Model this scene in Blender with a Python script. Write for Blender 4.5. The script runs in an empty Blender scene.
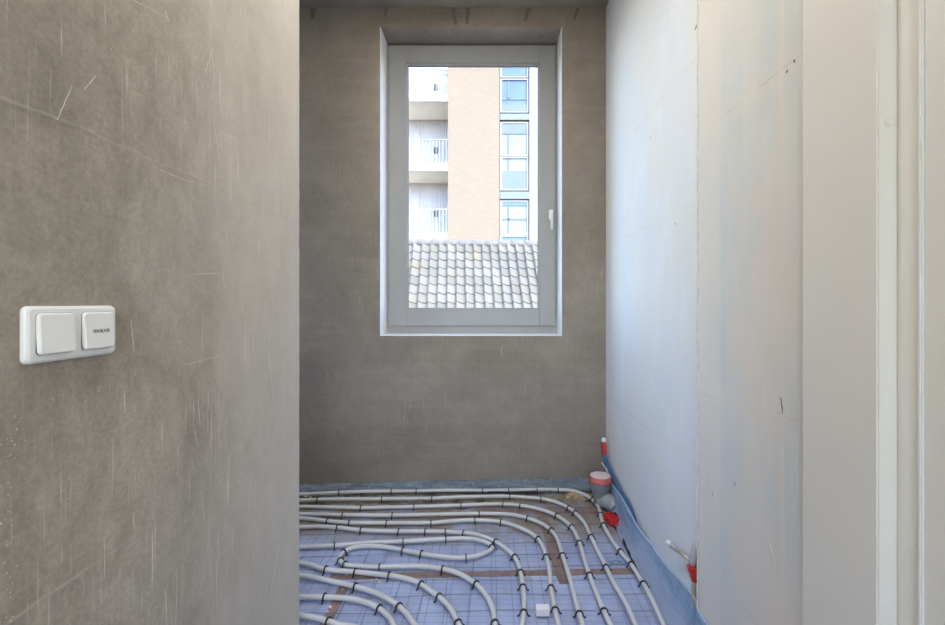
import bpy, bmesh, math, random
from mathutils import Vector, Matrix
random.seed(7)
S = bpy.context.scene
COL = S.collection
R = math.radians

# ------------------------------------------------------------------ camera
F, VX, VY, H = 442.0, 491.0, 303.0, 1.18      # focal length in px, vanishing point, eye height
cam_d = bpy.data.cameras.new('camera'); cam = bpy.data.objects.new('camera', cam_d); COL.objects.link(cam)
cam.location = (0, 0, H); cam.rotation_euler = (R(90), 0, 0)
cam_d.sensor_width = 36; cam_d.lens = F / 945 * 36
cam_d.shift_x = -(VX - 472.5) / 945; cam_d.shift_y = -(312.5 - VY) / 945
cam_d.clip_start = 0.02; cam_d.clip_end = 300
S.camera = cam

# ------------------------------------------------------------------ world, sun, lights, exposure
vs = S.view_settings
vs.view_transform = 'Standard'; vs.look = 'None'; vs.gamma = 1; vs.use_curve_mapping = False
vs.exposure = 0.0
SUN_EL, SUN_AZ = 50, 46                        # sun behind the camera, a little to the right
W = bpy.data.worlds.new('world'); S.world = W; W.use_nodes = True
wn = W.node_tree; bg = wn.nodes['Background']
sky = wn.nodes.new('ShaderNodeTexSky'); sky.sky_type = 'NISHITA'; sky.sun_disc = False
sky.sun_elevation = R(SUN_EL); sky.sun_rotation = R(180 - SUN_AZ); sky.air_density = 1.0; sky.dust_density = 1.5
wn.links.new(sky.outputs[0], bg.inputs[0]); bg.inputs[1].default_value = 1.5
sd = bpy.data.lights.new('sun', 'SUN'); sun = bpy.data.objects.new('sun', sd); COL.objects.link(sun)
sd.energy = 3.7; sd.angle = R(0.6); sd.color = (1, .92, .82)
sun.rotation_euler = (R(90 - SUN_EL), 0, R(SUN_AZ))
sun.location = (4, -8, 14)
def area(name, loc, rot, sx, sy, power, col):
    d = bpy.data.lights.new(name, 'AREA'); d.shape = 'RECTANGLE'; d.size = sx; d.size_y = sy
    d.energy = power; d.color = col
    o = bpy.data.objects.new(name, d); COL.objects.link(o); o.location = loc; o.rotation_euler = rot
    return o
# added fill lights, bluish behind a made-up side window, warm behind made-up rear glazing
area('side_fill_light', (-2.36, 1.86, 1.9), (0, R(-90), 0), 1.9, .46, 5, (.60, .79, 1))
area('rear_fill_light', (-.05, -1.86, 1.75), (R(90), 0, 0), 1.0, 1.9, 17, (1, .93, .82))

# ------------------------------------------------------------------ helpers
def px(x, y, Y): return Vector(((x - VX) * Y / F, Y, H + (VY - y) * Y / F))       # point at depth Y
def pf(x, y, z=0.0):                                                             # point on the horizontal plane z
    Y = (H - z) * F / (y - VY); return Vector(((x - VX) * Y / F, Y, z))
XL = -.66
def pl(x, y, X=XL):                                                              # point on the hall's left wall
    Y = X * F / (x - VX); return Vector((X, Y, H + (VY - y) * Y / F))

def tag(o, label=None, cat=None, group=None, kind=None):
    if label: o['label'] = label
    if cat: o['category'] = cat
    if group: o['group'] = group
    if kind: o['kind'] = kind
    return o
def empty(name, loc=(0, 0, 0), rz=0):
    o = bpy.data.objects.new(name, None); COL.objects.link(o); o.location = loc; o.rotation_euler = (0, 0, rz)
    o.empty_display_size = .05; return o
def obj(name, bm, m, parent=None, smooth=False):
    bmesh.ops.recalc_face_normals(bm, faces=bm.faces)
    me = bpy.data.meshes.new(name); bm.to_mesh(me); bm.free()
    return mobj(name, me, m, parent, smooth)
def mobj(name, me, m, parent=None, smooth=False):
    if m: me.materials.clear(); me.materials.append(m)
    if smooth:
        for p in me.polygons: p.use_smooth = True
    o = bpy.data.objects.new(name, me); COL.objects.link(o)
    if parent: o.parent = parent
    return o
def link(name, me, parent, mw=None):
    o = bpy.data.objects.new(name, me); COL.objects.link(o); o.parent = parent
    if mw is not None: o.matrix_local = mw
    return o
def box(bm, x0, x1, y0, y1, z0, z1, bev=0, seg=2):
    vs_ = [bm.verts.new((x, y, z)) for x in (x0, x1) for y in (y0, y1) for z in (z0, z1)]
    fs = [(0, 1, 3, 2), (4, 6, 7, 5), (0, 4, 5, 1), (2, 3, 7, 6), (0, 2, 6, 4), (1, 5, 7, 3)]
    f = [bm.faces.new([vs_[i] for i in q]) for q in fs]
    if bev:
        e = set(e for q in f for e in q.edges)
        bmesh.ops.bevel(bm, geom=list(e), offset=bev, segments=seg, affect='EDGES', profile=.5)
    return bm
def bx(*a, **k): return box(bmesh.new(), *a, **k)
def tube(bm, pts, r, n=8, cap=True):
    pts = [Vector(p) for p in pts]; rings = []
    rr = r if isinstance(r, (list, tuple)) else [r] * len(pts)
    t0 = (pts[1] - pts[0]).normalized()
    up = Vector((0, 0, 1)) if abs(t0.z) < .9 else Vector((0, 1, 0))
    for i, p in enumerate(pts):
        a = pts[max(i - 1, 0)]; b = pts[min(i + 1, len(pts) - 1)]
        t = (b - a)
        t = t.normalized() if t.length > 1e-9 else t0
        s = t.cross(up); s = s.normalized() if s.length > 1e-6 else Vector((1, 0, 0))
        u = s.cross(t).normalized(); up = u
        rings.append([bm.verts.new(p + (s * math.cos(k * 2 * math.pi / n) + u * math.sin(k * 2 * math.pi / n)) * rr[i]) for k in range(n)])
    for a, b in zip(rings, rings[1:]):
        for k in range(n): bm.faces.new((a[k], a[(k + 1) % n], b[(k + 1) % n], b[k]))
    if cap: bm.faces.new(rings[0]); bm.faces.new(rings[-1][::-1])
    return bm
def lathe(bm, prof, n=24, mat=None):
    rings = []
    for (r, z) in prof:
        rings.append([bm.verts.new((r * math.cos(k * 2 * math.pi / n), r * math.sin(k * 2 * math.pi / n), z)) for k in range(n)] if r > 1e-6 else [bm.verts.new((0, 0, z))])
    for a, b in zip(rings, rings[1:]):
        for k in range(n):
            q = [a[k % len(a)], a[(k + 1) % len(a)], b[(k + 1) % len(b)], b[k % len(b)]]
            q = list(dict.fromkeys(q))
            if len(q) > 2: bm.faces.new(q)
    if len(rings[0]) > 1: bm.faces.new(rings[0][::-1])
    if len(rings[-1]) > 1: bm.faces.new(rings[-1])
    if mat is not None: bmesh.ops.transform(bm, matrix=mat, verts=bm.verts)
    return bm
def prism(bm, poly, z0, z1):
    a = [bm.verts.new((x, y, z0)) for x, y in poly]; b = [bm.verts.new((x, y, z1)) for x, y in poly]
    n = len(poly)
    for i in range(n): bm.faces.new((a[i], a[(i + 1) % n], b[(i + 1) % n], b[i]))
    bm.faces.new(a[::-1]); bm.faces.new(b); return bm
def catmull(P, step=.02):
    P = [Vector(p) for p in P]; out = []
    Q = [P[0] * 2 - P[1]] + P + [P[-1] * 2 - P[-2]]
    for i in range(1, len(Q) - 2):
        p0, p1, p2, p3 = Q[i - 1:i + 3]
        n = max(2, int((p2 - p1).length / step))
        for k in range(n):
            t = k / n
            out.append(.5 * ((2 * p1) + (p2 - p0) * t + (2 * p0 - 5 * p1 + 4 * p2 - p3) * t * t + (3 * p1 - p0 - 3 * p2 + p3) * t ** 3))
    out.append(P[-1]); return out

# ------------------------------------------------------------------ materials
class NT:
    def __init__(s, name):
        s.m = bpy.data.materials.new(name); s.m.use_nodes = True; s.t = s.m.node_tree
        s.b = s.t.nodes['Principled BSDF']; s.tc = s.t.nodes.new('ShaderNodeTexCoord'); s.o = s.tc.outputs['Object']
    def n(s, typ, **k):
        d = s.t.nodes.new('ShaderNode' + typ)
        for a, v in k.items(): setattr(d, a, v)
        return d
    def l(s, a, b): s.t.links.new(a, b)
    def mapping(s, sc=(1, 1, 1), rot=(0, 0, 0), loc=(0, 0, 0), src=None):
        d = s.n('Mapping'); d.inputs['Scale'].default_value = sc; d.inputs['Rotation'].default_value = rot; d.inputs['Location'].default_value = loc
        s.l(src or s.o, d.inputs[0]); return d.outputs[0]
    def noise(s, scale, detail=4, rough=.55, vec=None, dist=0):
        d = s.n('TexNoise'); d.inputs['Scale'].default_value = scale; d.inputs['Detail'].default_value = detail
        d.inputs['Roughness'].default_value = rough; d.inputs['Distortion'].default_value = dist
        s.l(vec or s.o, d.inputs['Vector']); return d.outputs['Fac']
    def ramp(s, fac, stops):
        d = s.n('ValToRGB'); cr = d.color_ramp
        while len(cr.elements) < len(stops): cr.elements.new(.5)
        for e, (p, c) in zip(cr.elements, stops):
            e.position = p; e.color = (c, c, c, 1) if isinstance(c, (int, float)) else (*c, 1)
        s.l(fac, d.inputs[0]); return d.outputs[0]
    def mix(s, fac, a, b, mode='MIX'):
        d = s.n('Mix', data_type='RGBA', blend_type=mode)
        for v, i in ((fac, 0), (a, 6), (b, 7)):
            if isinstance(v, (int, float)): d.inputs[i].default_value = v
            elif isinstance(v, tuple): d.inputs[i].default_value = (*v, 1)
            else: s.l(v, d.inputs[i])
        return d.outputs[2]
    def math(s, op, a, b=None, c=None):
        d = s.n('Math', operation=op)
        for v, i in ((a, 0), (b, 1), (c, 2)):
            if v is None: continue
            if isinstance(v, (int, float)): d.inputs[i].default_value = v
            else: s.l(v, d.inputs[i])
        return d.outputs[0]
    def sep(s):
        d = s.n('SeparateXYZ'); s.l(s.o, d.inputs[0]); return d.outputs
    def bump(s, h, strength=.3, dist=.01, nrm=None):
        d = s.n('Bump'); d.inputs['Strength'].default_value = strength; d.inputs['Distance'].default_value = dist
        s.l(h, d.inputs['Height'])
        if nrm: s.l(nrm, d.inputs['Normal'])
        s.l(d.outputs[0], s.b.inputs['Normal']); return d.outputs[0]
    def col(s, c):
        if isinstance(c, tuple): s.b.inputs['Base Color'].default_value = (*c, 1)
        else: s.l(c, s.b.inputs['Base Color'])
    def rough(s, r): s.b.inputs['Roughness'].default_value = r
def simple(name, c, rough=.5, var=.12, scale=20, metal=0, spec=.5, bump=0):
    t = NT(name); n = t.noise(scale)
    t.col(t.mix(t.ramp(n, [(.3, 0.0), (.7, 1.0)]), tuple(v * (1 - var) for v in c), tuple(min(1, v * (1 + var)) for v in c)))
    t.rough(rough); t.b.inputs['Metallic'].default_value = metal; t.b.inputs['Specular IOR Level'].default_value = spec
    if bump: t.bump(n, bump, .004)
    return t.m

def plaster(name, c, var, seams=(), streak=.35, blotch=.25, horiz=False, corner=False):
    """grey cement plaster: cloudy, sanded grain, trowel streaks, board seams as low ridges"""
    t = NT(name)
    dark = tuple(v * (1 - var) for v in c); light = tuple(v * (1 + var) for v in c)
    big = t.noise(1.7, 6, .6, dist=.4)
    colr = t.mix(t.ramp(big, [(.32, 0.0), (.68, 1.0)]), dark, light)
    tr = t.noise(3.0, 5, .65, vec=t.mapping((.6, .6, 5) if horiz else (1, 6, .7)))
    colr = t.mix(t.math('MULTIPLY', t.ramp(tr, [(.45, 0.0), (.72, 1.0)]), streak), colr, tuple(v * 1.32 for v in c))
    bl = t.noise(.9, 3, .5, vec=t.mapping(loc=(3, 7, 1)))
    colr = t.mix(t.math('MULTIPLY', t.ramp(bl, [(.42, 0.0), (.66, 1.0)]), blotch), colr, tuple(v * .68 for v in c))
    md = t.noise(13, 8, .72, vec=t.mapping((1, 1, .8)), dist=.5)
    colr = t.mix(.3 if horiz else .75, colr, t.ramp(md, [(.30, (.36, .36, .36)), (.5, (.5, .5, .5)), (.72, (.66, .66, .66))]), 'OVERLAY')
    gr = t.noise(120, 3, .75)
    colr = t.mix(.8, colr, t.mix(gr, (.30, .30, .30), (.70, .70, .70)), 'OVERLAY')
    if corner:      # pale corner-bead filler, widened to paint in the window light towards the room
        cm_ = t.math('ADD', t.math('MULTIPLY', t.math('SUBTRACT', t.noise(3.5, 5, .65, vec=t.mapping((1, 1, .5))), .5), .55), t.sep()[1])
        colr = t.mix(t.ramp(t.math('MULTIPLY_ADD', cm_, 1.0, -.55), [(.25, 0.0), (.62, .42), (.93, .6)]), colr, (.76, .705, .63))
    # pale flecks and thin vertical scuffs
    sc = t.noise(9, 2, .5, vec=t.mapping((1, 22, .55) if not horiz else (22, 1, .7)))
    msk = t.noise(2.1, 2, .5, vec=t.mapping(loc=(9, 2, 4)))
    scm = t.math('MULTIPLY', t.ramp(sc, [(.64, 0.0), (.71, 1.0)]), t.ramp(msk, [(.42, 0.0), (.60, .6)]))
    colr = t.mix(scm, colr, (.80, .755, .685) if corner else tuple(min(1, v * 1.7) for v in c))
    vo = t.n('TexVoronoi'); vo.inputs['Scale'].default_value = 55; t.l(t.o, vo.inputs['Vector'])
    fl = t.math('MULTIPLY', t.ramp(vo.outputs['Distance'], [(.06, 1.0), (.09, 0.0)]), t.ramp(t.noise(1.3, 2, vec=t.mapping(loc=(5, 5, 5))), [(.5, 0.0), (.60, .55)]))
    colr = t.mix(fl, colr, tuple(min(1, v * 1.9) for v in c))
    h = t.math('ADD', t.math('MULTIPLY', gr, .25), t.math('MULTIPLY', tr, 1.0))
    h = t.math('ADD', h, t.math('MULTIPLY', t.noise(7, 4), .8))
    z = t.sep()[2]
    for zz in seams:
        d = t.math('SUBTRACT', z, t.math('ADD', t.math('MULTIPLY', t.math('SUBTRACT', t.noise(6, 4), .5), .03), zz))
        step = t.ramp(t.math('MULTIPLY_ADD', d, 12, .5), [(.40, 0.0), (.5, 1.0), (.54, .55)])
        h = t.math('ADD', h, t.math('MULTIPLY', t.math('MULTIPLY', step, t.ramp(t.noise(3.3, 4, .6, vec=t.mapping(loc=(4, 4, zz))), [(.36, .05), (.62, .75)])), .6))
        lm = t.ramp(t.math('ABSOLUTE', d), [(.0012, .55), (.004, 0.0)])
        colr = t.mix(t.math('MULTIPLY', lm, t.ramp(t.noise(5, 3), [(.4, 0.0), (.6, 1.0)])), colr, tuple(min(1, v * 1.5) for v in c))
    t.col(colr); t.rough(.88); t.b.inputs['Specular IOR Level'].default_value = .25
    t.bump(h, .5, .004); return t.m

M = {}
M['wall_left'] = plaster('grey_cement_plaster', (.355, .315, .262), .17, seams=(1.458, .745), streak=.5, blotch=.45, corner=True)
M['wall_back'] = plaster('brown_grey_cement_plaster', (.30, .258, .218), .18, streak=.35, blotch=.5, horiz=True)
M['ceiling'] = simple('raw_concrete_ceiling', (.29, .25, .21), .9, .15, 6, bump=.3)
def block_wall(name, c, warm, vj, hj):
    """skim-filled gypsum blocks: faint filler bands, hairline joints, patches"""
    t = NT(name)
    big = t.noise(1.6, 4, .55, vec=t.mapping((1, 2.2, 1), loc=(2, 1, 0)))
    cc = t.mix(t.ramp(big, [(.38, 0.0), (.62, 1.0)]), c, warm)
    pt = t.noise(3.2, 5, .6, vec=t.mapping((1, 2.2, .9)))
    cc = t.mix(t.math('MULTIPLY', t.ramp(pt, [(.52, 0.0), (.66, 1.0)]), .35), cc, tuple(min(1, v * 1.12) for v in c))
    z = t.sep()[2]; y = t.sep()[1]
    for zz in hj:
        d = t.math('ABSOLUTE', t.math('SUBTRACT', z, t.math('MULTIPLY_ADD', t.math('SUBTRACT', t.noise(9, 4), .5), .02, zz)))
        cc = t.mix(t.math('MULTIPLY', t.ramp(d, [(.015, .45), (.055, 0.0)]), t.ramp(pt, [(.4, 0.0), (.55, 1.0)])), cc, warm)
        cc = t.mix(t.math('MULTIPLY', t.ramp(d, [(.0008, .35), (.0025, 0.0)]), t.ramp(t.noise(4, 3), [(.45, 0.0), (.6, 1.0)])), cc, tuple(v * .55 for v in c))
    for yy, hw_, st_ in vj:
        d = t.math('ABSOLUTE', t.math('SUBTRACT', y, t.math('MULTIPLY_ADD', t.math('SUBTRACT', t.noise(4, 4), .5), .03, yy)))
        cc = t.mix(t.math('MULTIPLY', t.ramp(d, [(hw_, st_), (hw_ * 1.25 + .004, 0.0)]), t.ramp(pt, [(.30, .35), (.5, 1.0)])), cc, warm)
    gr = t.noise(120, 3, .7)
    sc = t.noise(6, 3, .5, vec=t.mapping((1, 14, 1.5), rot=(.5, 0, 0)))
    cc = t.mix(t.math('MULTIPLY', t.ramp(sc, [(.66, 0.0), (.72, 1.0)]), .14), cc, (.9, .9, .88))
    vo = t.n('TexVoronoi'); vo.inputs['Scale'].default_value = 7; t.l(t.o, vo.inputs['Vector'])
    cc = t.mix(t.ramp(vo.outputs['Distance'], [(.030, .75), (.045, 0.0)]), cc, tuple(v * .45 for v in c))
    t.col(cc); t.rough(.8); t.bump(t.math('ADD', t.math('MULTIPLY', gr, .2), t.math('ADD', pt, sc)), .25, .003)
    return t.m
M['wall_right'] = block_wall('skimmed_white_block', (.79, .81, .85), (.82, .81, .79), ((2.2, .01, .4),), (.60, 1.535, 2.05))
M['wall_hall_right'] = block_wall('skimmed_grey_block', (.655, .675, .66), (.775, .715, .645), ((1.071, .006, .7), (1.20, .03, .3), (1.435, .065, .75)), (.33, .895, 1.745))
M['edge'] = simple('cut_plaster_edge', (.68, .64, .54), .9, .15, 40, bump=.3)
M['frame_paint'] = simple('off_white_frame_paint', (.80, .778, .72), .42, .02, 3)
M['reveal'] = simple('white_reveal', (.80, .80, .81), .6, .04, 14)
M['wframe'] = simple('light_grey_upvc', (.37, .37, .368), .38, .03, 10)
M['gasket'] = simple('dark_gasket', (.22, .22, .22), .6)
M['white_pl'] = simple('white_plastic', (.80, .80, .775), .28, .02, 10)
M['print'] = simple('dark_print', (.13, .13, .13), .6)
M['handle'] = simple('white_handle', (.82, .82, .82), .3, .02)
M['scratch'] = simple('pale_scratch', (.66, .62, .56), .9, .1, 60)
M['drip'] = simple('damp_plaster', (.18, .155, .13), .9, .15, 20)
M['chip'] = simple('plaster_chip', (.68, .62, .52), .9, .3, 30)
M['pipe'] = simple('cream_white_pex', (.66, .65, .64), .32, .05, 9)
M['clip'] = simple('black_plastic', (.022, .022, .026), .45)
M['wire'] = simple('dark_steel_wire', (.22, .24, .29), .5, metal=.5)
M['tape'] = simple('brown_tape', (.27, .185, .16), .35, .3, 25)
M['drain'] = simple('grey_pvc', (.23, .25, .27), .45, .08, 12)
M['drain_in'] = simple('pale_grey_ribbed_pvc', (.36, .38, .39), .4, .1, 12)
M['capred'] = simple('faded_red_plastic', (.56, .13, .11), .45, .15, 14)
M['cappink'] = simple('pale_pink_film', (.80, .62, .64), .5, .06, 10)
M['red'] = simple('red_plastic', (.62, .03, .028), .4, .2, 30)
M['bluepipe'] = simple('blue_conduit', (.04, .13, .29), .4, .15, 20)
M['sawdust'] = simple('sawdust', (.42, .32, .19), .95, .45, 60, bump=.6)
M['foam'] = simple('white_foam', (.82, .82, .82), .7, .05)
M['lilac'] = simple('grey_lilac_metal', (.52, .50, .55), .35, .1, metal=.3)
M['brass'] = simple('yellowed_steel', (.55, .50, .38), .35, .2, 40, metal=.4)
M['lamp'] = simple('lamp_white', (.8, .8, .8), .4)

def foil_mat():
    t = NT('blue_printed_foil')
    n = t.noise(3.0, 5, .6); cc = t.mix(t.ramp(n, [(.35, 0.0), (.65, 1.0)]), (.33, .38, .565), (.48, .54, .735))
    s = t.sep()
    def lines(v, pitch, w, off=0):
        f = t.math('FRACT', t.math('MULTIPLY_ADD', v, 1 / pitch, off))
        return t.ramp(f, [(0.0, 1.0), (w, 1.0), (w * 1.6, 0.0)])
    wob = t.math('MULTIPLY', t.math('SUBTRACT', t.noise(4, 2), .5), .012)
    cc = t.mix(t.math('MULTIPLY', lines(t.math('ADD', s[1], wob), .032, .10), .42), cc, (.20, .23, .38))
    cc = t.mix(t.math('MULTIPLY', lines(t.math('ADD', s[0], wob), .083, .045), .5), cc, (.17, .20, .36))
    d = t.noise(14, 5, .65); cc = t.mix(t.ramp(d, [(.54, 0.0), (.70, .6)]), cc, (.32, .30, .30))
    st = t.noise(1.9, 4, .6, vec=t.mapping(loc=(1, 4, 0)))
    far = t.ramp(t.math('MULTIPLY_ADD', s[1], 3.2, -6.75), [(.0, 0.0), (.75, .95)])
    cc = t.mix(t.math('MULTIPLY', far, t.ramp(t.noise(5, 5, .65), [(.34, 0.0), (.52, 1.0)])), cc, (.30, .235, .17))
    t.col(cc); t.rough(.42); t.bump(t.math('ADD', t.noise(11, 4, .6), t.math('MULTIPLY', d, .3)), .35, .006); return t.m
M['foil'] = foil_mat()
def debris_floor():
    t = NT('dirty_concrete'); n = t.noise(9, 6, .65)
    cc = t.ramp(n, [(.34, (.11, .08, .06)), (.46, (.24, .19, .14)), (.56, (.33, .30, .27)), (.68, (.20, .17, .15))])
    t.col(t.mix(t.ramp(t.noise(70, 4, .7), [(.6, 0.0), (.72, .5)]), cc, (.5, .45, .38))); t.rough(.9); t.bump(n, .6, .01); return t.m
M['floor'] = debris_floor()
def edge_foil(name, a, b, alpha):
    t = NT(name); n = t.noise(5, 5, .6, vec=t.mapping((1, 1, 6)), dist=.6)
    w = t.noise(16, 4, .6, vec=t.mapping((4, 1, 4), rot=(.5, 0, 0)), dist=1.2)
    cc = t.mix(t.ramp(n, [(.35, 0.0), (.65, 1.0)]), a, b)
    if alpha < 1:    # lower film blends towards the floor foil colour, with caught light painted in
        cc = t.mix(t.ramp(t.math('MULTIPLY', t.sep()[2], 9), [(.15, .8), (.75, 0.0)]), cc, (.47, .53, .72))
    cc = t.mix(t.ramp(w, [(.58, 0.0), (.72, .5)]), cc, (.62, .70, .84))
    t.col(cc); t.rough(.22); t.b.inputs['Alpha'].default_value = alpha; t.bump(t.math('ADD', n, w), .6, .02); return t.m
M['edgefoil'] = edge_foil('blue_translucent_foil', (.26, .43, .68), (.42, .57, .80), .80)
M['edgestrip'] = edge_foil('grey_blue_edge_strip', (.13, .16, .20), (.27, .32, .37), 1)
def glass(name, tint, refl):
    m = bpy.data.materials.new(name); m.use_nodes = True; t = m.node_tree; t.nodes.clear()
    out = t.nodes.new('ShaderNodeOutputMaterial'); mx = t.nodes.new('ShaderNodeMixShader')
    tr = t.nodes.new('ShaderNodeBsdfTransparent'); gl = t.nodes.new('ShaderNodeBsdfGlossy'); fr = t.nodes.new('ShaderNodeFresnel')
    tr.inputs[0].default_value = (*tint, 1); gl.inputs['Roughness'].default_value = .02; fr.inputs[0].default_value = refl
    t.links.new(fr.outputs[0], mx.inputs[0]); t.links.new(tr.outputs[0], mx.inputs[1]); t.links.new(gl.outputs[0], mx.inputs[2]); t.links.new(mx.outputs[0], out.inputs[0])
    return m
M['glass'] = glass('clear_glass', (.97, .985, .98), 1.012)
def brick_mat():
    t = NT('pale_brick')
    b = t.n('TexBrick'); b.inputs['Scale'].default_value = 1; b.inputs['Brick Width'].default_value = .22; b.inputs['Row Height'].default_value = .065
    b.inputs['Mortar Size'].default_value = .008; b.inputs['Color1'].default_value = (0.245, 0.191, 0.142, 1); b.inputs['Color2'].default_value = (0.218, 0.165, 0.120, 1); b.inputs['Mortar'].default_value = (0.234, 0.191, 0.149, 1)
    cx = t.n('CombineXYZ'); s = t.sep(); t.l(s[0], cx.inputs[0]); t.l(s[2], cx.inputs[1]); t.l(cx.outputs[0], b.inputs['Vector'])
    n = t.noise(.5, 4, .6); t.col(t.mix(t.ramp(n, [(.35, 0.0), (.65, .5)]), b.outputs[0], (0.201, 0.172, 0.144))); t.rough(.9); return t.m
M['brick'] = brick_mat()
M['fwhite'] = simple('white_facade_panel', (0.287, 0.287, 0.290), .6, .03, 2)
M['slab'] = simple('white_concrete_slab', (0.280, 0.273, 0.262), .8, .05, 2)
M['soffit'] = simple('beige_soffit', (.84, .78, .67), .8, .05, 2)
M['corr'] = simple('lilac_grey_cladding', (.47, .47, .545), .6, .04, 2)
M['rail'] = simple('white_rail', (0.280, 0.283, 0.294), .5, .02)
M['bglass'] = simple('blue_reflecting_glass', (0.105, 0.161, 0.252), .06, .2, .8, spec=.35)  # blue of the reflected sky painted into the base colour
M['pglass'] = simple('pale_reflecting_glass', (0.217, 0.258, 0.301), .08, .12, .8, spec=.35)  # pale sky reflection painted into the base colour
M['gglass'] = simple('grey_blue_panel_glass', (0.133, 0.161, 0.196), .12, .1, .8, spec=.35)
M['mull'] = simple('blue_grey_bar', (0.105, 0.133, 0.175), .5, .05)
M['fspan'] = simple('blue_grey_spandrel', (0.147, 0.175, 0.217), .5, .05)
M['box_dark'] = simple('dark_grey_box', (0.056, 0.059, 0.070), .5)
def tile_mat():
    t = NT('weathered_grey_pantile'); oi = t.n('ObjectInfo')
    g = t.ramp(oi.outputs['Random'], [(0.0, (0.100, 0.096, 0.086)), (.5, (0.122, 0.116, 0.104)), (1.0, (0.140, 0.135, 0.121))])
    tc = t.n('TexCoord'); gm = t.n('NewGeometry')
    n = t.noise(2.0, 5, .65, vec=gm.outputs['Position']); k = t.noise(22, 4, .7, vec=gm.outputs['Position'])
    cc = t.mix(t.math('MULTIPLY', t.ramp(n, [(.52, 0.0), (.68, 1.0)]), t.ramp(k, [(.44, 0.0), (.62, .8)])), g, (0.152, 0.110, 0.040))
    cc = t.mix(t.ramp(k, [(.62, 0.0), (.75, .5)]), cc, (0.077, 0.069, 0.062))
    t.col(cc); t.rough(.85); return t.m
M['tile'] = tile_mat()
M['ridge'] = simple('weathered_ridge_tile', (.125, .12, .115), .85, .2, 6)
M['deck'] = simple('dark_roof_batten', (.10, .095, .09), .9)
M['ground'] = simple('grey_paving', (0.133, 0.129, 0.126), .9, .15, 1.5)

# ------------------------------------------------------------------ the setting
YB, XR, XH, YE, YR = 2.80, .7285, .705, 1.53, 1.505
ZC = H + 295 * YB / F
def wstruct(name, bm, m, label, cat='wall'):
    return tag(obj(name, bm, m), label, cat, kind='structure')
wstruct('floor', bx(-2.3, .9, -1.9, 3.1, -.2, -.007), M['floor'], 'bare dirty concrete floor along the foot of the window wall', 'floor')
wstruct('ceiling', bx(-2.3, .9, -1.9, 3.1, ZC, ZC + .2), M['ceiling'], 'dark raw concrete ceiling above the window wall', 'ceiling')
# window opening in the back wall
wa = px(380, 336, YB); wb = px(562, 27, YB)
bm = bmesh.new()
zb0, zb1 = -.007, ZC
box(bm, -2.2, wa.x, YB, 3.1, zb0, zb1); box(bm, wb.x, XR + .17, YB, 3.1, zb0, zb1)
box(bm, wa.x, wb.x, YB, 3.1, zb0, wa.z); box(bm, wa.x, wb.x, YB, 3.1, wb.z, zb1)
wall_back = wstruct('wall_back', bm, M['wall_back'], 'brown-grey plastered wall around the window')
def jag_wall(x0, x1, y0, y1, z0, z1, corner_x, amp, seed):
    """wall block whose far vertical corner (corner_x, y1) is a slightly ragged plaster edge"""
    rnd = random.Random(seed); bm = bmesh.new(); n = 90; rows = []
    for i in range(n + 1):
        z = z0 + (z1 - z0) * i / n; j = rnd.gauss(0, amp); k = abs(rnd.gauss(0, amp))
        ox = x1 if corner_x == x0 else x0; s = 1 if ox > corner_x else -1
        ring = [(corner_x, y0), (corner_x, y1 - .012), (corner_x + s * .002, y1 - .004 + j * .4), (corner_x + s * (.005 + k), y1 + j * .4), (corner_x + s * .02, y1), (ox, y1), (ox, y0)]
        rows.append([bm.verts.new((x, y, z)) for x, y in ring])
    for a, b in zip(rows, rows[1:]):
        for k in range(7): bm.faces.new((a[k], a[(k + 1) % 7], b[(k + 1) % 7], b[k]))
    bm.faces.new(rows[0]); bm.faces.new(rows[-1]); return bm
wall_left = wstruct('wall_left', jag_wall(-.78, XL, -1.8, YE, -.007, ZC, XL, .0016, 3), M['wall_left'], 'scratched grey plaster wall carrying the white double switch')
wstruct('wall_right', bx(XR, .9, YR, YB, -.007, ZC), M['wall_right'], 'pale bluish block wall between window wall and the nearer grey panel')
whr = wstruct('wall_hall_right', jag_wall(XH, .9, .9925, YR, -.007, ZC, XH, .0014, 5), M['wall_hall_right'], 'grey skimmed block wall between the door frame and the bluish wall')
e = bmesh.new()
rnd = random.Random(2)
pts = [(XH - .0006 + rnd.gauss(0, .0006), YR + .001 + rnd.gauss(0, .0012), -.007 + (ZC + .007) * i / 70) for i in range(71)]
tube(e, pts, .0026, 6)
tag(obj('trim_1', e, M['edge']), 'ragged yellowish plaster corner edge of the grey block wall', 'trim', kind='structure')
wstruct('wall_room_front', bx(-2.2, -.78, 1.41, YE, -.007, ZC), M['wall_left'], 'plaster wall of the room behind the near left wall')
bm = bmesh.new()
box(bm, -2.3, -2.2, 1.41, 1.58, -.007, ZC); box(bm, -2.3, -2.2, 2.14, 3.1, -.007, ZC)
box(bm, -2.3, -2.2, 1.58, 2.14, -.007, .9); box(bm, -2.3, -2.2, 1.58, 2.14, 2.9, ZC)
wstruct('wall_room_left', bm, M['wall_back'], 'plaster side wall of the room with an added window for fill light, out of view')
w2 = tag(empty('added_side_window', (-2.25, 1.86, .9)), 'added side window for bluish fill light, round the corner out of view', 'window', kind='structure')  # unseen window, added to hold the bluish fill light
bm = bmesh.new(); box(bm, -.03, .03, -.28, -.23, 0, 2); box(bm, -.03, .03, .23, .28, 0, 2); box(bm, -.03, .03, -.23, .23, 0, .06); box(bm, -.03, .03, -.23, .23, 1.94, 2)
obj('frame', bm, M['wframe'], w2); obj('pane', bx(-.004, .004, -.23, .23, .06, 1.94), M['glass'], w2)
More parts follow.
